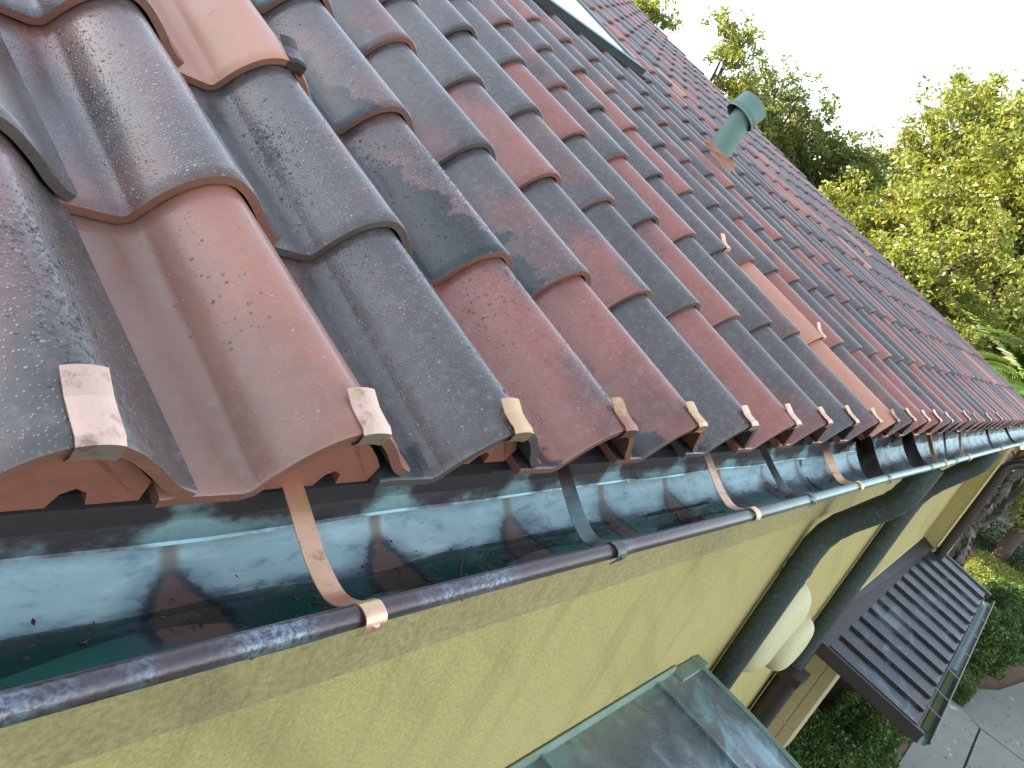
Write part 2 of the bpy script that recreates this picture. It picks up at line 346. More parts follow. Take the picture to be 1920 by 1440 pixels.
def conc():
    q = NT('concrete'); P = q.pos(); n = q.noise(P, 1.3, 5, .65); n2 = q.noise(P, 26, 5, .7); n3 = q.noise(P, 4.5, 3, .6)
    c = q.mix(n, (.15, .16, .13), (.25, .26, .225)); c = q.mix(q.step(n3, .66, .70, 0., .7), c, (.46, .47, .43))
    c = q.mix(.3, c, q.mix(n2, (.5, .5, .5), (1, 1, 1)), 'MULTIPLY')
    return q.set(color=c, rough=.85, normal=q.bump(n2, .3, .004))
M_CONC = conc()
M_JOINT = simple('slab_joint', (.03, .03, .026), (.05, .05, .045), 10, .9)
M_LAWN = simple('lawn_soil', (.02, .045, .012), (.06, .09, .02), 3, .95, bmp=.6, bd=.02)
M_SOIL = simple('mulch_soil', (.12, .065, .035), (.22, .12, .065), 6, .95, bmp=1., bd=.02)
M_ROAD = simple('asphalt', (.06, .062, .065), (.09, .092, .095), 8, .9)
def leaf_mat(name, ca, cb, cc, tr=.45):
    q = NT(name); at = q.n('ShaderNodeAttribute', attribute_name='tint'); s = q.n('ShaderNodeSeparateColor'); q.put(s.inputs[0], at.outputs['Color'])
    c = q.mix(s.outputs[0], ca, cb); c = q.mix(q.step(s.outputs[1], .9, .97), c, cc)
    q.set(color=c, rough=.45, spec=.4)
    t = q.n('ShaderNodeBsdfTranslucent'); q.put(t.inputs[0], q.mix(.5 if cb[0] > .12 else .12, c, (.42, .48, .03)))
    mx = q.n('ShaderNodeMixShader'); mx.inputs[0].default_value = tr
    q.t.links.new(q.b.outputs[0], mx.inputs[1]); q.t.links.new(t.outputs[0], mx.inputs[2]); q.t.links.new(mx.outputs[0], q.out.inputs[0]); return q.m
M_LF1 = leaf_mat('yellow_green_leaves', (.085, .125, .022), (.22, .235, .055), (.30, .17, .05), .34)
M_LF2 = leaf_mat('dark_oak_leaves', (.045, .085, .028), (.17, .19, .045), (.20, .14, .04), .3)
M_LF3 = leaf_mat('hedge_leaves', (.020, .055, .014), (.06, .12, .022), (.14, .18, .03), .3)
M_PALM = leaf_mat('palm_leaflets', (.05, .12, .03), (.14, .22, .05), (.3, .2, .05), .45)
M_BARK = simple('bark', (.07, .05, .04), (.14, .11, .09), 12, .9, bmp=.8, bd=.02)
M_DEAD = leaf_mat('dead_palm_fronds', (.045, .036, .03), (.17, .145, .125), (.25, .22, .19), .1)
M_TWIG = simple('wet_twig', (.03, .015, .01), (.10, .04, .02), 40, .5)

# ================================================================== ROOF
CPT = [(-.34, .000), (-.25, .006), (-.13, .000), (-.03, -.004), (0, .0), (.03, .055), (.07, .125), (.12, .195), (.18, .258), (.25, .305), (.33, .332), (.41, .328), (.49, .290), (.56, .236), (.62, .182), (.68, .120), (.735, .076), (.79, .048)]
def prof(n):
    a = bez([(x, 0, z) for x, z in CPT], 8); pts = np.array([(p.x, p.z) for p in a])*W
    s = np.r_[0, np.cumsum(np.hypot(*np.diff(pts, axis=0).T))]
    t = np.linspace(0, s[-1], n)
    k = np.argmin(np.abs(t-s[np.argmin(np.hypot(*(pts.T)))])); t[k] = s[np.argmin(np.hypot(*(pts.T)))]
    return np.stack([np.interp(t, s, pts[:, 0]), np.interp(t, s, pts[:, 1])], 1), t/s[-1]
TT = .0135
def tile_arrays(nseg, nlen, fine=True):
    pr, tu = prof(nseg)
    tg = np.gradient(pr, axis=0); tg /= np.hypot(*tg.T)[:, None]; nr = np.stack([-tg[:, 1], tg[:, 0]], 1)
    ln = 1.13*L; V = []; UV = []
    ss = [0, .003]+list(np.linspace(.02, ln, nlen)) if fine else [0, ln]
    for s in ss:
        off = -(TT+.002)*s/L - (.0022 if (fine and s == 0) else 0)
        p = pr+nr*off
        V += [(a, s, b) for a, b in p]; UV += [(t, s/ln) for t in tu]
    no = len(V)
    ss2 = [0, ln]
    for s in ss2:
        off = -(TT+.002)*s/L-TT+(.001 if s == 0 else 0)
        p = pr+nr*off; V += [(a, s, b) for a, b in p]; UV += [(t, s/ln) for t in tu]
    F = []; MI = []; SM = []
    for i in range(len(ss)-1):
        for j in range(nseg-1):
            a = i*nseg+j; F.append((a, a+1, a+nseg+1, a+nseg)); MI.append(0); SM.append(True)
    for j in range(nseg-1):
        a = no+j; F.append((a, a+nseg, a+nseg+1, a+1)); MI.append(1); SM.append(True)
    # rims (own vertices)
    b = len(V); V += V[0:nseg]; UV += UV[0:nseg]; V += V[no:no+nseg]; UV += UV[no:no+nseg]
    for j in range(nseg-1): F.append((b+j, b+nseg+j, b+nseg+j+1, b+j+1)); MI.append(1); SM.append(False)
    for e in (0, nseg-1):
        for i in range(len(ss)-1):
            t0, t1 = ss[i]/ln, ss[i+1]/ln; lo0 = V[no+e]; lo1 = V[no+nseg+e]
            q0 = tuple(lo0[k]*(1-t0)+lo1[k]*t0 for k in range(3)); q1 = tuple(lo0[k]*(1-t1)+lo1[k]*t1 for k in range(3))
            k0 = len(V); V += [V[i*nseg+e], V[(i+1)*nseg+e], q1, q0]; UV += [(0, 0)]*4
            F.append((k0, k0+1, k0+2, k0+3) if e == 0 else (k0+3, k0+2, k0+1, k0)); MI.append(1); SM.append(False)
    return np.array(V), np.array(UV), F, MI, SM
V, UV, F, MI, SM = tile_arrays(44, 7)
ME_NEAR = mesh('tile', V, F, [M_TILE, M_EDGE], SM, UV, MI)
V, UV, F, MI, SM = tile_arrays(26, 2)
ME_MID = mesh('tile_mid', V, F, [M_TILE, M_EDGE], SM, UV, MI)
FARA = tile_arrays(17, 1, False)
roof = empty('tiled_roof', label='low sloping roof of grey and red glazed clay S tiles running away to the right', cat='roof')
# tint codes: red, orange, damp
KIND = dict(S=(.08, 0, .0), s=(.03, 0, .42), P=(.42, 0, .0), p=(.42, 0, .46), R=(.95, 0, .0), r=(.86, 0, .46), K=(.80, .40, .0), O=(.5, 1., .12), G=(.30, 0, .58), g=(.55, 0, .80), D=(.3, 0, .25))
TAB = {0: 'PKsrrsRPSPOPRRPPRSRPSRPRSKRPSRPORSPR', 1: 'SPSgpPSRSPORSPRSSRPSRPSRRPSRPORPRSSR', 2: 'PPOGSRPSRSPSRPSRSPSRSPSRSPRSPSRPSPRS', 3: 'SGSGpSSRPSRSPSRSPRSRSPSRSPSRSPSRRPSP', 4: 'PSSGSRSSPSRSPSRPSSPSSPSRPOSPSSPSPRSS'}
def kind(c, r):
    if r in TAB and 0 <= c < 36: return KIND[TAB[r][c]]
    x = (math.sin(c*12.9898+r*78.233)*43758.5453) % 1
    k = 'SSPPRPSRDSPPRPRKPSDP'[int(x*20)] if x < .985 else 'O'
    return KIND[k]
NC0, NC1, NR = -3, 35, 25
SKY_U0, SKY_U1, SKY_V0, SKY_V1 = 8.6, 16.15, 10.5, 17.6     # skylight opening, in tile widths
cells = []
for r in range(NR):
    for c in range(NC0, NC1):
        if SKY_U0-.75 < c < SKY_U1-.3 and SKY_V0-.9 < r*L/W and (r*L/W) < SKY_V1: continue
        p = Vector(RP((c+.35)*W, (r+.4)*L, .05)); d = p-CAMPOS; cz = d.dot(rz); sx = d.dot(rx)/cz; sy = d.dot(ry)/cz
        inv = cz > 0 and abs(sx) < .78 and abs(sy) < .62
        cells.append(((d.length if inv else 100+d.length), c, r))
cells.sort()
fv = []; ff = []; fuv = []; fc = []; fmi = []; fsm = []
rowv = {r: (0.00595 if r == 0 else 0) for r in range(NR)}
near_tiles = {}
for i, (d, c, r) in enumerate(cells):
    kk = kind(c, r); h = (math.sin(c*3.17+r*9.71)*951.13) % 1; h2 = (math.sin(c*7.77+r*2.31)*371.7) % 1
    jx = (h-.5)*.004; jz = h2*.003; jy = rowv[r]+(h2-.5)*.006; tw = (h-.5)*.012
    tint = (max(0, kk[0]+(h-.5)*.12), kk[1], kk[2]*(.9+.2*h2), h)
    if i < 290:
        o = ob('tile', ME_NEAR if d < 2.6 else ME_MID, roof)
        o.matrix_world = ROOFM @ Matrix.Translation((c*W+jx, r*L+jy, jz)) @ Matrix.Rotation(tw, 4, 'Z')
        o.color = tint; near_tiles[(c, r)] = o
    else:
        V, UV, F, MI, SM = FARA; b = len(fv)
        Vt = V+np.array([c*W+jx, r*L+jy, jz])
        fv += [RP(*x) for x in Vt]; fuv += list(UV); ff += [tuple(k+b for k in q_) for q_ in F]; fmi += MI; fsm += SM; fc += [tint]*len(V)
o = ob('distant_tiles', mesh('distant_tiles', fv, ff, [M_TILEF, M_EDGE], fsm, fuv, fmi, fc), roof, kind='stuff')
# deck, felt, barge board
U0, U1 = NC0*W-.1, 34.95*W; VT = NR*L+.05
MB().box(U0, U1, .032/CP, VT, -.12, -.030, RP).build('roof_deck', M_UNDER, roof)
MB().box(U0, U1, .030/CP, .5, -.028, -.0245, RP).build('felt_underlayment', M_FELT, roof)
MB().box(U1+.002, U1+.05, .0, VT, -.16, .045, RP).build('barge_board', M_BROWNP, roof)
yr, zr = RP(0, VT, 0)[1:]
MB().add([(U0, yr, zr), (U1, yr, zr), (U1, yr+8, zr-2.6), (U0, yr+8, zr-2.6), (U0, yr, zr-.15), (U1, yr, zr-.15), (U1, yr+8, zr-2.75), (U0, yr+8, zr-2.75)],
         [(0, 1, 2, 3), (7, 6, 5, 4), (0, 4, 5, 1), (1, 5, 6, 2), (2, 6, 7, 3), (3, 7, 4, 0)]).build('rear_slope', M_EDGE, roof)
rm = MB()
for k in range(int((U1-U0)/.36)): rm.tube([(U0+k*.36, yr, zr+.03), (U0+k*.36+.38, yr, zr+.045)], [.085, .10], 10)
rm.build('ridge_caps', M_TILEF, roof, kind='stuff')
q = NT('dew_water'); M_DEW = q.set(color=(.96, .97, .98), rough=.02, trans=1., ior=1.33)
PRF, PTU = prof(160); PTG = np.gradient(PRF, axis=0); PTG /= np.hypot(*PTG.T)[:, None]
def dew_drops():
    V = []; F = []; ring = [(math.cos(2*math.pi*k/8), math.sin(2*math.pi*k/8)) for k in range(8)]
    pat = [(0, 0, 1400), (1, 0, 500), (2, 0, 1300), (3, 0, 800), (4, 0, 500), (0, 1, 1300), (1, 1, 1500), (2, 1, 900), (3, 1, 800), (4, 1, 300), (0, 2, 600), (1, 2, 700), (3, 2, 500), (-1, 1, 700), (-1, 0, 500)]
    for c, r, n in pat:
        if (c, r) not in near_tiles: continue
        cl_ = [(RNG.uniform(.1, 1), RNG.uniform(.15, 1)) for _ in range(9)]
        for _ in range(int(n*2.8)):
            a = cl_[RNG.integers(9)]; t = a[0]+RNG.normal()*.10; sv = (a[1]+RNG.normal()*.13)*L
            if not (.03 < t < .97 and .006 < sv < .98*L): continue
            i = min(158, int(t*159)); p = PRF[i]; nr = np.array([-PTG[i, 1], PTG[i, 0]]); off = -(TT+.002)*sv/L
            rad = min(.0030, RNG.lognormal(math.log(.00100), .42)); b = len(V)
            o_ = np.array([c*W+p[0]+nr[0]*off, r*L+sv, p[1]+nr[1]*off]); tx = np.array([PTG[i, 0], 0, PTG[i, 1]]); ty = np.array([0, 1, 0]); nn_ = np.array([nr[0], 0, nr[1]])
            for k_, (q1, q2) in enumerate(((1, .05), (.78, .42))):
                for (u, v) in ring: V.append(RP(*(o_+tx*u*rad*q1+ty*v*rad*q1*1.1+nn_*(rad*q2-.0002))))
            V.append(RP(*(o_+nn_*rad*.62)))
            for k in range(8): F.append((b+k, b+(k+1) % 8, b+8+(k+1) % 8, b+8+k)); F.append((b+8+k, b+8+(k+1) % 8, b+16))
    ob('dew_beads', mesh('dew_beads', V, F, M_DEW, True), roof, kind='stuff')
dew_drops()
# clay closures behind the eave openings
pr, _ = prof(30)
cl = [(a, b) for a, b in pr if .03*W < a < .70*W]; cl = [(a+(.012 if a < .36*W else -.010), max(b-.018, -.01)) for a, b in cl]
cv = [(a, 0, b) for a, b in cl]+[(cl[-1][0], 0, -.012), (.46*W, 0, -.012), (.44*W, 0, .004), (.40*W, 0, .010), (.36*W, 0, .004), (.34*W, 0, -.012), (cl[0][0], 0, -.012)]
nn = len(cv); cv2 = cv+[(a, .012, b) for a, _, b in cv]
cf = [tuple(range(nn))[::-1], tuple(range(nn, 2*nn))]+[(i, (i+1) % nn, (i+1) % nn+nn, i+nn) for i in range(nn)]
ME_CL = mesh('eave_closure', cv2, cf, M_CLAYRAW)
for c in range(NC0, NC1):
    o = ob('eave_closure', ME_CL, roof); o.matrix_world = ROOFM @ Matrix.Translation((c*W, .014 if c < 2 else (.026 if c == 2 else .055), 0))
# bright copper tile clips over the noses of the first course
def clip(tile, bend=0., wd=.031, ln=.064, mat=None, u=.365):
    z0 = .333*W; path = [(0, ln, z0+.004+bend), (0, ln*.6, z0+.0015+bend*.3), (0, ln*.3, z0+.0025), (0, .004, z0+.0035), (0, -.0035, z0+.001), (0, -.0040, z0-.010), (0, -.001, z0-.0175), (0, .02, z0-.0185)]
    mb = MB(); xs = np.linspace(-.5, .5, 7); vs = []
    for t in (0, .0011):
        for (_, y, z) in path:
            for k in xs:
                sag = -(k*wd)**2*9.0
                vs.append((u*W+k*wd+(y-.03)*.08, y, z+sag+t))
    n = len(path); m_ = len(xs); fs = []
    for i in range(n-1):
        for j in range(m_-1):
            a = i*m_+j; fs.append((a, a+1, a+m_+1, a+m_)); a += n*m_; fs.append((a+m_, a+m_+1, a+1, a))
    for i in range(n-1):
        for j in (0, m_-1): a = i*m_+j; fs.append((a, a+m_, a+m_+n*m_, a+n*m_))
    for j in range(m_-1):
        for i in (0, n-1): a = i*m_+j; fs.append((a, a+1, a+1+n*m_, a+n*m_))
    mb.add(vs, fs, False); me = mesh('tile_clip', mb.v, mb.f, mat or M_CU)
    o = bpy.data.objects.new('tile_clip', me); COL.objects.link(o); o.parent = tile
clipset = list(range(-2, 8))+[8, 9, 10, 11, 12, 13, 14, 16, 17, 19, 21]
for c in clipset:
    if (c, 0) in near_tiles: clip(near_tiles[(c, 0)], .001+.004*((c*37 % 7)/7), .034, .064 if c < 1 else .040+.012*((c*13 % 5)/5), [M_CU2, M_CU, M_CU3, M_CU, M_CU4, M_CU2, M_CU3][(c*5+3) % 7] if c > 1 else M_CU2, .365+.03*math.sin(c*2.3))
clip(near_tiles[(2, 2)], .004, .03, .06, M_CUB, .44)
for k in ((10, 1), (9, 2)):
    if k in near_tiles: clip(near_tiles[k], .012, .034, .05, M_CU, .42)

# ================================================================== GUTTER
GX0, GX1 = -1.3, 8.45
gut = empty('gutter', (0, 0, 0), label='half round copper gutter with blue green patina and dark drip stains under the tile edge', cat='gutter')
gp = bez([(0, .040, -.040), (0, .038, -.060), (0, .028, -.078), (0, .008, -.096), (0, -.020, -.106), (0, -.052, -.104), (0, -.083, -.102), (0, -.112, -.060), (0, -.134, -.034)], 5)
gp = [(p.y, p.z) for p in gp]; s_ = np.r_[0, np.cumsum([math.hypot(gp[i+1][0]-gp[i][0], gp[i+1][1]-gp[i][1]) for i in range(len(gp)-1)])]; s_ /= s_[-1]
xs = np.r_[np.arange(GX0, 3, .03), np.arange(3, GX1, .1), GX1]
V = []; UVv = []; F = []
for side in (0, 1):
    for x in xs:
        for i, (y, z) in enumerate(gp):
            wob = .0012*math.sin(x*9+i*.4)+.0010*math.sin(x*23+1.3)
            ty = (gp[min(i+1, len(gp)-1)][0]-gp[max(i-1, 0)][0]); tz = (gp[min(i+1, len(gp)-1)][1]-gp[max(i-1, 0)][1]); l_ = math.hypot(ty, tz)
            V.append((x, y+wob*-tz/l_+side*tz/l_*.0015, z+wob*ty/l_-side*ty/l_*.0015)); UVv.append((x, s_[i]))
n = len(gp); nx = len(xs)
for side in (0, 1):
    for a in range(nx-1):
        for i in range(n-1):
            k = side*nx*n+a*n+i; q_ = (k, k+n, k+n+1, k+1); F.append(q_ if side == 0 else q_[::-1])
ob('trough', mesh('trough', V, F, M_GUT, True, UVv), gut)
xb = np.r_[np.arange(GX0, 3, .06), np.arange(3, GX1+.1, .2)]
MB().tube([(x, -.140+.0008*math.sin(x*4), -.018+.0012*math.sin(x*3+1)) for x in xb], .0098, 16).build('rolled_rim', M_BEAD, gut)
# drip edge sheets with lapped joints
laps = [GX0, -.35, .615, 1.02, 1.9, 2.9, 3.9, 5.2, 6.8, GX1-.02]
for i in range(len(laps)-1):
    a, b = laps[i]-.03, laps[i+1]; off = -.0018*(i % 2)
    xx = np.linspace(a, b, 14); vs = []
    for t in (0, .001):
        for x in xx:
            w_ = .0012*math.sin(x*17+i)
            for (y, z) in ((.070, -.0045), (.031, -.0175), (.0285, -.0185), (.0270, -.038), (.0225, -.055+.0018*math.sin(x*11+2*i)), (.0205, -.0575+.0018*math.sin(x*11+2*i))):
                vs.append((x, y+off+w_+t, z-.0006*(i % 2)))
    k = 6; fs = []
    for s2 in (0, 1):
        for j in range(13):
            for e in range(k-1):
                q0 = s2*14*k+j*k+e; f_ = (q0, q0+1, q0+k+1, q0+k); fs.append(f_ if s2 == 0 else f_[::-1])
    for j in range(13): q0 = j*k+k-1; fs.append((q0, q0+k, q0+k+14*k, q0+14*k))
    for j in (0, 13):
        for e in range(k-1): q0 = j*k+e; fs.append((q0, q0+1, q0+1+14*k, q0+14*k))
    ob('drip_edge', mesh('drip_edge', vs, fs, M_DRIP, False), gut)
# fascia behind the trough
MB().box(GX0, GX1, .044, .07, -.125, -.034).build('fascia', M_BROWNP, gut)
# hanger straps over the gutter
def strap(xt, xb_, mat, wd=.021, twist=0., blk=False, screw=True, sag=.0):
    dx = xb_-xt
    pa = bez([(xt, .058, -.013), (xt+dx*.05, .033, -.008), (xt+dx*.15, .020, -.004+sag), (xt+dx*.30, -.006, -.012+sag), (xt+dx*.45, -.035, -.023+sag), (xt+dx*.62, -.066, -.032), (xt+dx*.80, -.098, -.034), (xt+dx*.93, -.120, -.024), (xb_, -.136, -.0070), (xb_, -.1495, -.0085), (xb_, -.1540, -.0185), (xb_, -.149, -.029)], 6)
    wds = []; ww = []
    for i, p in enumerate(pa):
        t = i/(len(pa)-1); a = twist*math.sin(math.pi*min(1, t*1.35)) if t < .74 else 0
        wds.append((math.cos(a), math.sin(a)*.5, math.sin(a)))
        ww.append(wd*(1.0 if not blk else (.5+2.2*math.sin(math.pi*min(1, t/.72)) if t < .72 else .5)))
    o = MB().strip(pa, wds, ww, .0013).build('hanger_strap', mat, gut)
    if screw: 
        s = MB(); c_ = Vector((xb_, -.1552, -.0165)); s.tube([c_+Vector((0, .004, 0)), c_, c_-Vector((0, .0012, .0002))], [.0034, .0034, .0018], 12)
        s.build('screw', mat, o)
    return o
for a in [(.302, .275, M_CU, .0225, .06), (.765, .672, M_CUP, .020, .5), (1.250, 1.125, M_CU2, .020, .15), (1.540, 1.430, M_CUP, .014, .9), (2.00, 1.79, M_CU3, .018, .5), (2.42, 2.08, M_CUB, .022, .7, True), (3.03, 2.66, M_CUB, .02, .8, True), (3.48, 2.93, M_CU3, .016, .4), (3.85, 3.15, M_CUP, .016, .7), (4.30, 3.47, M_CU, .016, .4), (5.2, 4.5, M_CUP, .016, .5), (6.1, 5.5, M_CUP, .016, .5)]:
    strap(*a, screw=a[1] < 1.5)
for x in (-.62, 1.93, 3.95, 6.2):
    MB().add([(x+dx_, y+.0006, z+.0018) for dx_ in (0, .018) for y, z in gp], [(i, i+1, i+1+n, i+n) for i in range(n-1)]).build('soldered_seam', M_CUP, gut)
# gutter end cap
MB().add([(GX1, y, z) for y, z in gp]+[(GX1+.002, y, z) for y, z in gp], [tuple(range(n)), tuple(range(n, 2*n))[::-1]]).build('end_cap', M_CUP, gut)
wt = MB().box(GX0, 1.30, -.072, -.0105, -.1065, -.1028).build('gutter_water', M_WATER, kind='structure')
# twigs and leaf bits lying in the gutter
def twig(pts, r, label):
    MB().tube(bez(pts, 5), r, 6).build('twig', M_TWIG, label=label, cat='twig')
twig([(.232, -.085, -.102), (.250, -.083, -.099), (.275, -.080, -.102)], .0022, 'short dark twig in the green water left of the first bright copper strap')
twig([(.50, -.088, -.102), (.515, -.055, -.074), (.545, -.062, -.077), (.575, -.094, -.086)], .0008, 'thin curved stem arching out of the green gutter water')
twig([(.640, -.070, -.103), (.665, -.078, -.082), (.690, -.086, -.084), (.712, -.088, -.080)], .0032, 'brown twig with rough bark in the gutter before the patinated strap')
twig([(.930, -.07, -.103), (.955, -.085, -.085), (.98, -.088, -.086)], .0020, 'small forked twig in the gutter beyond the patinated strap')
twig([(1.08, -.075, -.102), (1.10, -.078, -.076)], .0042, 'stubby black twig end just before the third strap')
lv = []; lf = []
for i in range(700):
    x = random.choice([random.uniform(-.3, 1.3), random.uniform(.0, 4.2)]); y = -.042+random.gauss(0, .018); z = (-.1035 if x < 1.29 else -.1045)+.001+max(0, abs(y+.038)-.018)*.45
    s = random.uniform(.0010, .0045) if x < 1.3 else random.uniform(.003, .011); a = random.uniform(0, 6.3); b = len(lv)
    for k, (p_, q2) in enumerate(((-1, 0), (0, -.4), (1, 0), (0, .4))): lv.append((x+s*(p_*math.cos(a)-q2*math.sin(a)), y+s*(p_*math.sin(a)+q2*math.cos(a)), z+random.uniform(0, s*.5)))
    lf.append((b, b+1, b+2, b+3))
ob('leaf_litter', mesh('leaf_litter', lv, lf, M_TWIG), None, kind='stuff', label='black specks and leaf crumbs scattered in the gutter bottom')

# ================================================================== WALL
YW = .20; XC = 8.40
wall = empty('house_wall', (4, YW, ZG), label='yellow ochre stucco wall below the gutter', cat='wall')
def loc(o, root): o.matrix_parent_inverse = root.matrix_world.inverted(); return o
def wpart(mb, name, mat, root, **k):
    o = mb.build(name, mat, None, **k); o.parent = root; o.matrix_parent_inverse = Matrix.Translation(-Vector(root.location)); return o
wpart(MB().box(-2, XC, YW, YW+.2, ZG, -.10), 'stucco_face', M_WALL, wall)
xb = np.arange(-2, XC, .15); bv = []
for y0 in (YW-.010,):
    for x in xb:
        e = -.563+.0015*math.sin(x*7)+.001*math.sin(x*19)
        bv += [(x, YW-.016, -.10), (x, YW-.016, e+.006), (x, YW-.012, e), (x, YW+.004, e-.002)]
bf = [(i*4+k, i*4+k+1, i*4+k+5, i*4+k+4) for i in range(len(xb)-1) for k in range(3)]
wpart(MB().add(bv, [f[::-1] for f in bf]), 'rough_band', M_BAND, wall)
wpart(MB().box(-2, XC, .072, YW+.05, -.125, -.104), 'soffit', M_WALL, wall)
pier = bevel(wpart(MB().box(XC, XC+.32, .065, YW+.2, ZG, -.12), 'corner_pier', M_WALL, wall), .012, 2)
gv = [(x, y, z) for x in (XC-.2, XC-.05) for y, z in ((YW+.2, ZG), (YW+.2, -.14), (yr, zr-.25), (yr+7.6, zr-2.75), (yr+7.6, ZG))]
wpart(MB().add(gv, [(0, 1, 2, 3, 4), (9, 8, 7, 6, 5)]+[(i, (i+1) % 5, (i+1) % 5+5, i+5) for i in range(5)]), 'gable_wall', M_WALL, wall)

# ================================================================== DOWNSPOUTS
def downspout(path, r, mat, label, group=None, collars=()):
    base = Vector((path[-1][0], path[-1][1], ZG)); root = empty('downspout', base, label=label, cat='downspout', group=group)
    pts = []
    P = [Vector(p) for p in path]; pts.append(P[0])
    for i in range(1, len(P)-1):
        a, b, c_ = P[i-1], P[i], P[i+1]; d = min(r*2.1, (b-a).length*.45, (c_-b).length*.45); s, e = b+(a-b).normalized()*d, b+(c_-b).normalized()*d
        for k in range(7): t = k/6; pts.append(s*(1-t)**2+b*2*t*(1-t)+e*t*t)
    pts.append(P[-1]); rs = [r*(1+.025*((i % 2)*2-1) if 1 < i < len(pts)-2 else 1) for i in range(len(pts))]
    wpart(MB().tube(pts, rs, 28), 'pipe', mat, root)
    for z in collars: wpart(MB().tube([(path[-1][0], path[-1][1], z+.012), (path[-1][0], path[-1][1], z-.012)], r*1.05, 28), 'collar', mat, root)
    return root
downspout([(3.45, -.050, -.115), (3.45, -.045, -.30), (3.45, .138, -.60), (3.45, .138, ZG)], .054, M_PIPE, 'nearest dark green copper downspout with creased elbows', collars=(-.80, -.86))
downspout([(5.38, -.050, -.115), (5.38, -.045, -.22), (5.38, .135, -.56), (5.38, .135, ZG)], .056, M_PIPE, 'second dark downspout from the camera, between the first one and the wall corner', collars=(-.66,))
downspout([(8.9, -.40, -.30), (8.45, -.12, -.34), (8.40, .0, -.44), (8.40, .015, ZG)], .045, M_BROWNP, 'brown downspout at the wall corner beside the palm')
r_ = empty('downspout', (5.3, .09, ZG), label='broad brown lower downspout below the plaster medallion', cat='downspout')
bevel(wpart(MB().box(5.22, 5.40, .035, .17, ZG, -2.02), 'pipe', M_BROWNP, r_), .05, 4)
wpart(MB().box(5.20, 5.42, .020, .19, -2.06, -2.0), 'bracket', M_BROWNP, r_)

# medallion
md = empty('wall_medallion', (3.95, YW, -1.33), label='cream plaster medallion of two stacked rounded discs on the wall beside the downspout', cat='wall ornament')
def dome(cx, cz, y0, y1, rx_, rz_):
    vs = []; fs = []; NS, NRG = 40, 8
    for j in range(NRG+1):
        t = j/NRG*math.pi/2; rr = math.cos(t)**.40; y = y0+(y1-y0)*math.sin(t)
        for k in range(NS): a = 2*math.pi*k/NS; vs.append((cx+rx_*rr*math.cos(a), y, cz+rz_*rr*math.sin(a)))
    for j in range(NRG):
        for k in range(NS): fs.append((j*NS+k, j*NS+(k+1) % NS, (j+1)*NS+(k+1) % NS, (j+1)*NS+k))
    return MB().add(vs, [f[::-1] for f in fs], True)
wpart(dome(3.90, -1.29, YW, YW-.13, .31, .28), 'rear_disc', M_CREAM, md); wpart(dome(4.10, -1.38, YW-.11, YW-.19, .19, .17), 'front_disc', M_CREAM, md)

# ================================================================== NEAR COPPER LEAN-TO ROOF
sh = empty('lean_to_roof', (2.0, -.3, -1.4), label='blue grey patinated copper lean-to roof against the yellow wall', cat='roof')
def SR(x, y):      # gently bowed sheet that falls outward and rises a little to the right
    t = (YW-y); return -1.232-.055*(2.95-x)-.02*t-.12*t*t
for a, b in ((.9, 1.35), (1.35, 1.90), (1.90, 2.64), (2.64, 2.95)):
    ys = np.linspace(YW-.002, -1.1, 16); vs = []; 
    for t in (0, -.02):
        for y in ys:
            for x in np.linspace(a+.001, b-.001, 4): vs.append((x, y, SR(x, y)+t))
    fs = []
    for s2 in (0, 1):
        for j in range(15):
            for e in range(3): q0 = s2*64+j*4+e; f_ = (q0, q0+1, q0+5, q0+4); fs.append(f_[::-1] if s2 == 0 else f_)
    for j in range(15):
        for e in (0, 3): q0 = j*4+e; fs.append((q0, q0+4, q0+68, q0+64))
    for e in range(3): q0 = 15*4+e; fs.append((q0, q0+1, q0+65, q0+64))
    wpart(MB().add(vs, fs, True), 'copper_sheet', M_SHED, sh)
for x in (1.35, 1.90, 2.64):
    wpart(MB().strip([(x, y, SR(x, y)+.004) for y in np.linspace(YW-.004, -1.1, 14)], (1, 0, 0), .012, .012), 'seam', M_SHED, sh)
wpart(MB().tube([(2.955, y, SR(2.95, y)-.004) for y in np.linspace(YW-.004, -1.1, 14)], .014, 8), 'edge_roll', M_FLASH, sh)
wpart(MB().strip([(x, YW-.012, SR(x, YW)+.012) for x in np.linspace(.9, 2.78, 9)], (0, .35, 1), .035, .006), 'wall_flashing', M_FLASH, sh)
bevel(wpart(MB().box(2.77, 3.02, .135, YW-.002, -1.262, -1.232), 'upstand', M_FLASH, sh), .006)
wpart(MB().box(.9, 2.93, -1.0, YW-.01, -1.75, -1.60), 'lean_to_ceiling', M_BROWNP, sh)
wpart(MB().box(2.88, 2.94, -1.05, YW-.01, -1.62, -1.34), 'side_board', M_BROWNP, sh)

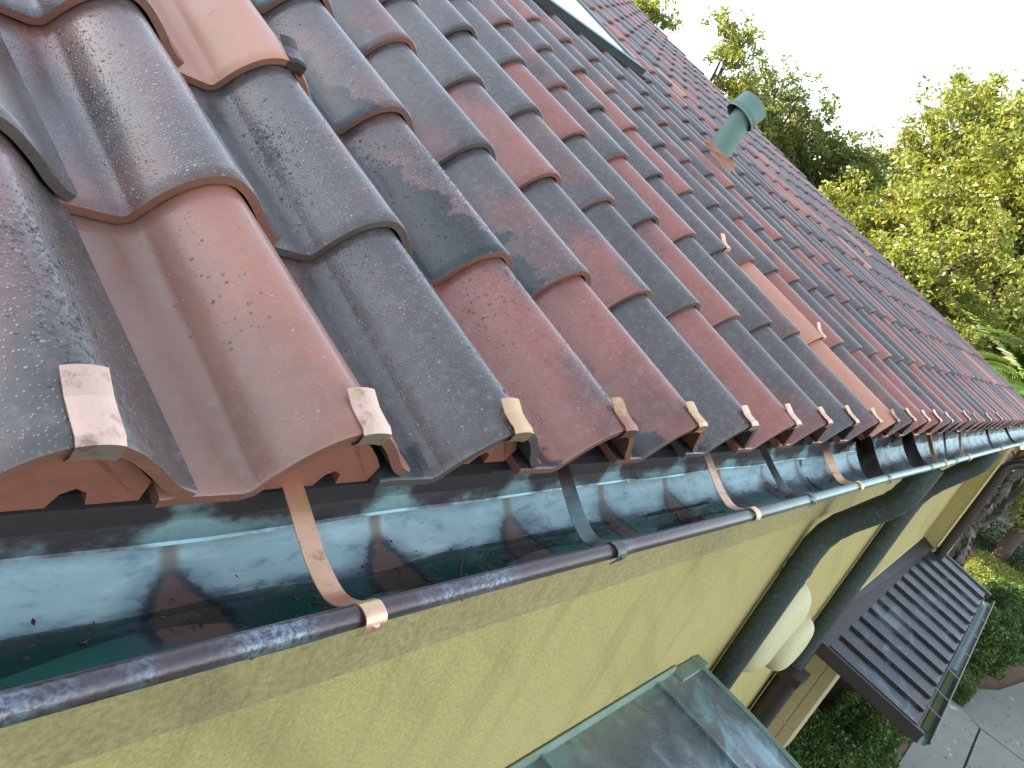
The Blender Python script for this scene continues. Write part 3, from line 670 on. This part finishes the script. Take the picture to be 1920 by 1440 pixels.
# ================================================================== AWNING
aw = empty('awning_roof', (7, -.2, -2), label='dark standing seam copper awning with its own small gutter over the entry', cat='awning')
A0, A1 = Vector((5.65, YW, -1.85)), Vector((8.42, YW, -1.42)); B0, B1 = Vector((6.0, -.665, -2.05)), Vector((8.80, -.50, -1.62))
def AW(s, t, h=0):
    p = (A0*(1-s)+A1*s)*(1-t)+(B0*(1-s)+B1*s)*t; return p+Vector((0, 0, h))
NPAN = 13
for i in range(NPAN):
    a, b = i/NPAN, (i+1)/NPAN
    vs = [AW(s, t, h) for h in (0, -.012) for t in (.17, .97) for s in (a+.002, b-.002)]
    wpart(MB().add(vs, [(0, 2, 3, 1), (4, 5, 7, 6), (0, 1, 5, 4), (2, 6, 7, 3), (0, 4, 6, 2), (1, 3, 7, 5)]), 'roof_panel', M_AWN, aw)
    wpart(MB().strip([AW(a+.002, t, .012) for t in (.165, .5, .965)], (0, 0, 1), .020, .007), 'standing_seam', M_AWN, aw)
vs = [AW(s, t, h) for h in (.012, 0) for t in (.0, .17) for s in (0, 1)]
wpart(MB().add(vs, [(0, 2, 3, 1), (4, 5, 7, 6), (0, 1, 5, 4), (2, 6, 7, 3), (0, 4, 6, 2), (1, 3, 7, 5)]), 'head_flashing', M_BROWNP, aw)
wpart(MB().strip([AW(s, -.004, .03) for s in (0, .5, 1)], (0, .2, 1), .03, .006), 'flashing_lip', M_CREAM, aw)
for s, nm in ((-.004, 'side_fascia'), (1.004, 'side_fascia')):
    vs = [AW(s+ds, t, h) for h in (.015, -.075) for t in (0, 1.04) for ds in (-.006, .006)]
    wpart(MB().add(vs, [(0, 2, 3, 1), (4, 5, 7, 6), (0, 1, 5, 4), (2, 6, 7, 3), (0, 4, 6, 2), (1, 3, 7, 5)]), nm, M_BROWNP, aw)
vs = [AW(s, t, h) for h in (-.02, -.10) for t in (.0, .97) for s in (0, 1)]
wpart(MB().add(vs, [(0, 2, 3, 1), (4, 5, 7, 6), (0, 1, 5, 4), (2, 6, 7, 3), (0, 4, 6, 2), (1, 3, 7, 5)]), 'awning_ceiling', M_BROWNP, aw)
vs = []; aa = np.linspace(0, math.pi, 12)
for h in (1, .975):
    for s in np.linspace(-.004, 1.004, 14):
        for a in aa: vs.append(AW(s, 1.045-.062*h*math.cos(a)*-1, -.02-.055*h*math.sin(a)))
k = len(aa); fs = []
for s2 in (0, 1):
    for j in range(13):
        for e in range(k-1): q0 = s2*14*k+j*k+e; f_ = (q0, q0+1, q0+k+1, q0+k); fs.append(f_[::-1] if s2 else f_)
wpart(MB().add(vs, fs, True), 'awning_gutter', simple('grey_green_copper', (.12, .19, .19), (.26, .34, .33), 9, .35, .4, .2), aw)
wpart(MB().tube([AW(s, 1.11, -.018) for s in (-.004, 1.004)], .010, 10), 'awning_gutter_rim', M_CUB, aw)
for s in (.12, .22, .36, .52, .66, .80, .92): wpart(MB().strip([AW(s, .97, .004), AW(s, 1.11, -.004)], (1, 0, 0), .012, .003), 'gutter_tie', M_CUB, aw)
# moss in the awning gutter
wpart(MB().strip([AW(s, 1.045, -.052) for s in (.05, .2, .42)], (0, 1, 0), .045, .012), 'gutter_moss', simple('moss', (.06, .07, .02), (.11, .12, .04), 30, .9), aw)
# stone pier under the awning
pi_ = empty('stone_pier', (6.8, .08, ZG), label='tan block pier beneath the dark awning', cat='pier')
for z0, z1 in ((ZG, -3.62), (-3.61, -3.0), (-2.99, -1.98)):
    for y0, y1 in ((-.03, .060), (.068, .196)):
        bevel(wpart(MB().box(6.6, 7.0, y0, y1, z0, z1), 'stone_block', M_TAN, pi_), .006)
wpart(MB().box(6.615, 6.99, -.015, .19, ZG, -1.99), 'mortar_core', M_CREAM, pi_)

# ================================================================== SKYLIGHT
sl = empty('skylight', RP(12*W, 14*W, .05), label='large flat skylight with dark frame set into the tiles', cat='skylight')
u0, u1, v0, v1 = 9.0*W, 16.2*W, 10.6*W, 17.3*W; H0, H1 = .0, .10
def rpart(mb, name, mat, root, **k): return wpart(mb, name, mat, root, **k)
rpart(MB().box(u0, u1, v0, v0+.06, H0, H1, RP), 'frame_bottom', M_FRAME, sl); rpart(MB().box(u0, u1, v1-.06, v1, H0, H1, RP), 'frame_top', M_FRAME, sl)
rpart(MB().box(u0, u0+.045, v0+.06, v1-.06, H0, H1, RP), 'frame_side', M_FRAME, sl); rpart(MB().box(u1-.045, u1, v0+.06, v1-.06, H0, H1, RP), 'frame_side', M_FRAME, sl)
rpart(MB().box(u0+.045, u1-.045, v0+.06, v1-.06, H1-.02, H1-.008, RP), 'pane', M_GLASS, sl)
rpart(MB().box(u0-.05, u1+.03, v0-.04, v0-.002, .030, .070, RP), 'apron_flashing', M_CUB, sl)
rpart(MB().box(u0+.045, u1-.045, v0+.06, v1-.06, -.02, .0, RP), 'shaft', M_CREAM, sl)

# ================================================================== VENT
vb = Vector(RP(16.45*W, 7.80*W, .05)); vn = empty('vent_pipe', vb, label='green copper vent pipe with a round cap standing on the roof', cat='vent')
ax = Vector((.02, -.12, 1)).normalized(); top = vb+ax*.27
wpart(MB().tube([vb-ax*.08, vb+ax*.05, vb+ax*.2, top], [.078, .068, .062, .060], 24), 'pipe', M_VENT, vn)
cx_ = Vector((.50, -.18, 1)).normalized(); c0 = top-cx_*.050
mb = MB().tube([c0, c0+cx_*.105], .090, 28, caps=False); mb.tube([c0+cx_*.0005, c0+cx_*.104], .086, 28, caps=False); mb.tube([c0+cx_*.103, c0+cx_*.1055, c0+cx_*.108], [.0905, .091, .087], 28)
wpart(mb, 'cap', M_VENT, vn); wpart(MB().tube([c0+cx_*.02, c0+cx_*.028], .0925, 28, caps=False), 'cap_bead', M_VENT, vn)
rr = random.Random(3); mv = []
for j in range(6):
    for k in range(18):
        a = 2*math.pi*k/18; rad = (.075+.045*math.cos(a+2.2))*(1-j/7)+.045+rr.uniform(-.012, .012); mv.append(tuple(vb+Vector(RP(math.cos(a)*rad, math.sin(a)*rad*1.25, -.01+j*.012+rr.uniform(-.006, .006)))))
mf = [(j*18+k, j*18+(k+1) % 18, (j+1)*18+(k+1) % 18, (j+1)*18+k) for j in range(5) for k in range(18)]
wpart(MB().add(mv, mf, False), 'mortar_collar', M_MORTAR, vn)

# ================================================================== GROUND
def sheet(name, pts, z, mat, th=0, **k):
    n = len(pts)
    if th: return MB().add([(x, y, z) for x, y in pts]+[(x, y, z-th) for x, y in pts], [tuple(range(n)), tuple(range(n, 2*n))[::-1]]+[(i, i+n, (i+1) % n+n, (i+1) % n) for i in range(n)]).build(name, mat, **k)
    return MB().add([(x, y, z) for x, y in pts], [tuple(range(n))]).build(name, mat, **k)
sheet('ground', [(-300, -300), (300, -300), (300, 300), (-300, 300)], ZG-.06, M_LAWN, kind='structure')
sheet('soil_bed', [(8.8, -.85), (13.4, -.85), (16.5, -1.9), (19.8, -1.0), (24, -1.1), (24, 3.5), (8.8, 3.5)], ZG-.045, M_SOIL, kind='structure')
wk = empty('walkway', (11, -2, ZG), kind='structure', label='pale concrete walkway of large slabs')
sheetm = sheet('walkway_bed', [(2, -9), (30, -9), (16.4, -2.2), (13.4, -.86), (2, -.84)], ZG-.03, M_JOINT, kind='structure')
for pts in ([(9.6, -.86), (13.40, -.86), (12.97, -1.42), (9.6, -1.46)], [(9.6, -1.48), (11.53, -1.47), (11.30, -2.9), (9.6, -2.9)], [(11.56, -1.47), (12.95, -1.45), (12.99, -2.3), (13.1, -2.9), (11.34, -2.9)],
            [(13.43, -.80), (15.0, -1.45), (16.6, -1.80), (20, -3.2), (13.14, -3.2), (13.02, -2.2), (13.0, -1.44)], [(2, -.86), (9.58, -.86), (9.58, -2.9), (2, -2.9)], [(2, -2.92), (13.1, -2.92), (13.15, -8), (2, -8)], [(13.16, -3.22), (18, -3.22), (22, -5), (22, -8), (13.18, -8)]):
    o = sheet('paving_slab', pts, ZG, M_CONC, .05); o.parent = wk; o.matrix_parent_inverse = Matrix.Translation(-Vector(wk.location))
sheet('road', [(26.8, -6), (34, -6), (34, 2.5), (26.8, 2.5)], ZG-.03, M_ROAD, .02, kind='structure')

# ================================================================== VEGETATION
def leaves(cen, size, mat, name, parent=None, tilt=.9, aspect=.45, **k):
    n = len(cen); c = np.asarray(cen, float); 
    d = RNG.normal(size=(n, 3)); d /= np.linalg.norm(d, axis=1)[:, None]
    e = RNG.normal(size=(n, 3)); e -= d*(d*e).sum(1)[:, None]; e /= np.linalg.norm(e, axis=1)[:, None]
    sz = np.asarray(size)*RNG.uniform(.6, 1.3, n); sz = sz[:, None]
    v = np.stack([c-d*sz, c-e*sz*aspect, c+d*sz, c+e*sz*aspect], 1).reshape(-1, 3)
    me = bpy.data.meshes.new(name); me.vertices.add(4*n); me.loops.add(4*n); me.polygons.add(n)
    me.vertices.foreach_set('co', v.ravel()); me.loops.foreach_set('vertex_index', np.arange(4*n)); me.polygons.foreach_set('loop_start', np.arange(0, 4*n, 4))
    try: me.polygons.foreach_set('loop_total', np.full(n, 4))
    except Exception: pass
    me.materials.append(mat); a = me.color_attributes.new('tint', 'FLOAT_COLOR', 'POINT')
    cc = np.ones((n, 4)); cc[:, 0] = RNG.uniform(0, 1, n); cc[:, 1] = RNG.uniform(0, 1, n); a.data.foreach_set('color', np.repeat(cc, 4, 0).ravel())
    me.update(calc_edges=True); me.validate()
    return ob(name, me, parent, **k)
def az(a, d): return CAMPOS.x+math.cos(math.radians(a))*d, CAMPOS.y+math.sin(math.radians(a))*d
def tree(x, y, ztop, rad, mat, label, nl=22000, leaf=.07, dens=1., zlow=None, seed=1, open_=.5):
    rg = random.Random(seed); root = empty('tree', (x, y, ZG), label=label, cat='tree', group=None)
    H = ztop-ZG; zl = zlow if zlow is not None else ZG+H*.35
    trunk = MB(); tips = []
    lean = Vector((rg.uniform(-.06, .06), rg.uniform(-.06, .06), 1))
    tp = [Vector((x, y, ZG))+lean*(H*t)+Vector((rg.uniform(-.1, .1), rg.uniform(-.1, .1), 0))*t for t in (0, .15, .3, .45, .6, .75, .88)]
    trunk.tube(tp, [H*.030*(1-.8*t) for t in (0, .15, .3, .45, .6, .75, .88)], 9)
    cen = Vector((x, y, (ztop+zl)/2)); hz = (ztop-zl)/2
    for i in range(int(26*dens)):
        a = rg.uniform(0, 6.283); zz = rg.uniform(-.9, .97); rr_ = math.sqrt(max(.06, 1-zz*zz))*rg.uniform(.55, 1.0)
        end = cen+Vector((math.cos(a)*rr_*rad, math.sin(a)*rr_*rad, zz*hz))
        k = min(5, max(1, int((end.z-ZG)/H*6-1))); st = tp[k]
        mid = (st+end)/2+Vector((rg.uniform(-.3, .3), rg.uniform(-.3, .3), rg.uniform(0, .5)))
        trunk.tube([st, mid, end], [H*.011, H*.007, .015], 5); tips.append((end, 1.)); tips.append((mid, .7))
        for j in range(4):
            e2 = end+Vector((rg.gauss(0, 1), rg.gauss(0, 1), rg.gauss(0, .8)))*rad*.20; trunk.tube([mid.lerp(end, .6), e2], [.02, .008], 4); tips.append((e2, .8))
    o = trunk.build('trunk', M_BARK, None); o.parent = root; o.matrix_parent_inverse = Matrix.Translation(-Vector(root.location))
    per = nl//len(tips); cs = []
    for t, wgt in tips:
        m_ = int(per*wgt*rg.uniform(.5, 1.5)); nsub = 5
        for q_ in range(nsub):
            c0 = np.array(t)+RNG.normal(size=3)*rad*.12*np.array([1, 1, .7]); cs.append(c0+RNG.normal(size=(m_//nsub, 3))*rad*.052*np.array([1, 1, .75]))
    cs = np.concatenate(cs)
    o = leaves(cs, leaf, mat, 'crown'); o.parent = root; o.matrix_parent_inverse = Matrix.Translation(-Vector(root.location))
TR = [(13.6, 25, 6.2, 2.7, M_LF1, 'tall yellow green tree at the right edge of the sky', 150000, .075, 2.4, -3.0, 1),
      (9.5, 24, 5.9, 3.2, M_LF1, 'sunlit yellow green tree behind the palm fronds', 130000, .075, 2.2, -3.8, 2),
      (12.0, 20, 2.4, 1.7, M_LF1, 'low bright green tree just past the roof edge', 60000, .06, 1.8, -3.9, 3),
      (21.8, 31, 4.3, 2.7, M_LF2, 'dark oak in the gap left of the yellow tree', 75000, .085, 1.8, -3, 4),
      (26.0, 30, 5.3, 1.8, M_LF2, 'thin dark oak with open crown behind the vent', 15000, .075, .75, .2, 5),
      (30.3, 28, 5.1, 2.0, M_LF1, 'open crowned tree with twiggy top above the vent', 40000, .07, 1.1, 0, 6),
      (37.0, 29, 5.0, 1.6, M_LF1, 'small sparse tree top peeking over the upper roof edge', 22000, .07, .9, 1, 7),
      (18.5, 36, 4.9, 3.0, M_LF2, 'dark green oak farthest back in the gap', 50000, .09, 1.4, -3, 8),
      (27.0, 33, 3.6, 3.2, M_LF2, 'low dense oak against the middle of the roof edge', 50000, .09, 1.5, -4, 9),
      (3.0, 34, 3.6, 4.0, M_LF2, 'broad dark tree beyond the palms', 40000, .09, 1.3, -4, 10)]
for a, d, zt, rad, mat, lab, nl, lf_, dn, zl, sd_ in TR:
    x, y = az(a, d); tree(x, y, zt, rad, mat, lab, nl, lf_, dn, zl, sd_)

def shrub(x, y, z0, rx_, ry_, rz_, mat, label, n=9000, leaf=.03, cat='shrub', boxy=False, name='shrub'):
    root = empty(name, (x, y, z0), label=label, cat=cat)
    if boxy:
        p = RNG.uniform(-1, 1, (n, 3)); ax_ = RNG.integers(0, 3, n); sg = RNG.choice([-1, 1], n); m_ = RNG.uniform(size=n) < .75
        p[np.arange(n)[m_], ax_[m_]] = (sg*RNG.normal(1, .05, n))[m_]
    else:
        p = RNG.normal(size=(n, 3)); p /= np.linalg.norm(p, axis=1)[:, None]; lump = 1+.18*np.sin(p[:, :1]*5+x)*np.cos(p[:, 1:2]*6+y)+.1*np.sin(p[:, 2:]*11)
        p *= lump*RNG.uniform(.55, 1.05, (n, 1))**.5
    p = p*np.array([rx_, ry_, rz_]); p[:, 2] += rz_; p += np.array([x, y, z0])
    o = leaves(p, leaf, mat, 'foliage'); o.parent = root; o.matrix_parent_inverse = Matrix.Translation(-Vector(root.location))
    st = MB()
    for k in range(7): a = k*.9; st.tube([(x, y, z0), (x+math.cos(a)*rx_*.6, y+math.sin(a)*ry_*.6, z0+rz_*1.2)], [.02, .008], 5)
    o = st.build('stems', M_BARK); o.parent = root; o.matrix_parent_inverse = Matrix.Translation(-Vector(root.location))
shrub(8.6, -.33, ZG, .75, .38, .62, M_LF3, 'dark green rounded shrub under the near corner of the awning', 16000, .026)
shrub(9.6, -.25, ZG, .85, .45, .62, M_LF3, 'rounded green shrub behind the one under the awning corner', 14000, .028)
shrub(7.15, -.18, ZG, .75, .30, .45, M_LF3, 'clipped low hedge between the stone pier and the walkway', 11000, .022, 'hedge', True, 'hedge')
shrub(14.2, -.98, ZG, .95, .16, .15, M_LF3, 'low clipped edging hedge beside the walkway', 8000, .022, 'hedge', True, 'hedge')
shrub(14.9, -.75, ZG, .9, .55, .55, M_LF3, 'leafy green shrub beyond the awning gutter', 16000, .035)
shrub(16.6, -.95, ZG, 1.0, .6, .6, M_LF3, 'broad glossy shrub right of the awning with sunlit leaves', 15000, .04)
shrub(18.9, -.55, ZG, 1.5, .6, .38, M_LF1, 'yellow green sunlit hedge at the edge of the mulch', 15000, .035, 'hedge', True, 'hedge')
shrub(23.8, -1.0, ZG, 1.3, .35, .25, M_LF3, 'far low hedge before the road', 6000, .04, 'hedge', True, 'hedge')
shrub(25.5, .2, ZG, .6, 2.2, .30, M_LF3, 'long dark hedge along the road behind the palms', 9000, .04, 'hedge', True, 'hedge')
fv2 = []; ff2 = []; rq = random.Random(5)
for i in range(260):
    x, y = rq.uniform(9.7, 15), rq.uniform(-2.8, -.9); a = rq.uniform(0, 6.3); s_2 = rq.uniform(.012, .035); b = len(fv2)
    for u, v in ((-1, 0), (0, -.45), (1, 0), (0, .45)): fv2.append((x+s_2*(u*math.cos(a)-v*math.sin(a)), y+s_2*(u*math.sin(a)+v*math.cos(a)), ZG+.006+rq.uniform(0, .012)))
    ff2.append((b, b+1, b+2, b+3))
ob('fallen_leaves', mesh('fallen_leaves', fv2, ff2, simple('fallen_leaf', (.10, .06, .03), (.25, .17, .07), 3, .8)), None, kind='stuff', label='scattered fallen leaves on the concrete walkway')
# palms
def frond_mesh(name, ln, droop, mat, nleaf=70, lw=.42, dead=False, sd_=0):
    rg = random.Random(sd_); v = []; f = []; col = []
    def pt(t): return Vector((ln*t*(1-.25*t*droop), 0, ln*(.45*t-droop*.95*t*t)))
    pts = [pt(i/14) for i in range(15)]; mb = MB().tube(pts, [.022*(1-.85*i/14) for i in range(15)], 5)
    v = list(mb.v); f = list(mb.f); col = [(.9, .2, 0, 1)]*len(v)
    for i in range(nleaf):
        t = .10+.9*i/nleaf; p = pt(t); tg = (pt(min(1, t+.02))-pt(t-.02)).normalized(); l = lw*math.sin(math.pi*min(.97, .12+t*.88))**.6*rg.uniform(.85, 1.1)
        for s in (-1, 1):
            dn = .35 if not dead else 1.2; d = (Vector((0, s, 0))*.8+tg*.55+Vector((0, 0, rg.uniform(.05, .3)-dn*.4))).normalized(); wv = tg*.019
            mid = p+d*l*.55; end = p+d*l+Vector((0, 0, -l*.22*(1+2*dead))); b = len(v)
            v += [tuple(p-wv), tuple(p+wv), tuple(mid+wv), tuple(end), tuple(mid-wv)]; f.append((b, b+1, b+2, b+3, b+4)); c_ = (rg.random(), rg.random()*.92, 0, 1); col += [c_]*5
    return mesh(name, v, f, mat, False, col=col)
def palm(x, y, hz, label, seed, nf=26, skirt=True, fl=1.7):
    rg = random.Random(seed); root = empty('palm_tree', (x, y, ZG), label=label, cat='palm'); inv = Matrix.Translation(-Vector(root.location))
    tk = MB(); n = 24; tk.tube([(x, y, ZG+(hz-ZG)*i/n) for i in range(n+1)], [.17+.02*(i % 2)-.0*i for i in range(n+1)], 12)
    o = tk.build('trunk', M_BARK); o.parent = root; o.matrix_parent_inverse = inv
    mes = [frond_mesh('frond', fl, d, M_PALM, sd_=seed+i) for i, d in enumerate((.35, .6, .9))]
    for i in range(nf):
        o = ob('frond', mes[i % 3], root); o.matrix_parent_inverse = inv
        o.matrix_basis = Matrix.Translation((x, y, hz)) @ Matrix.Rotation(i*2.39996+rg.uniform(-.2, .2), 4, 'Z') @ Matrix.Rotation(-rg.uniform(-.35, 1.0), 4, 'Y')
    if skirt:
        me = frond_mesh('dead_frond', fl*.5, .7, M_DEAD, 34, .34, True, seed+9)
        for i in range(150):
            o = ob('dead_frond', me, root); o.matrix_parent_inverse = inv
            o.matrix_basis = Matrix.Translation((x, y, hz-.1-rg.random()*3.0)) @ Matrix.Rotation(i*2.39996, 4, 'Z') @ Matrix.Rotation(rg.uniform(.85, 1.5), 4, 'Y')
x, y = 15.6, .42; palm(x, y, -.12, 'date palm with a thick brown skirt of dead fronds beside the house corner', 3, 34, True, 2.3)
palm(23.4, -.25, -.3, 'second palm with a bare grey trunk standing at the edge of the lawn', 5, 26, False, 2.3)
# pale leaf pile by the palm foot
shrub(21.9, -.42, ZG, .22, .10, .09, leaf_mat('dry_leaves', (.5, .33, .14), (.6, .45, .22), (.5, .3, .1), .2), 'small heap of pale dry leaves on the mulch', 700, .03, 'leaf pile', False, 'leaf_pile')
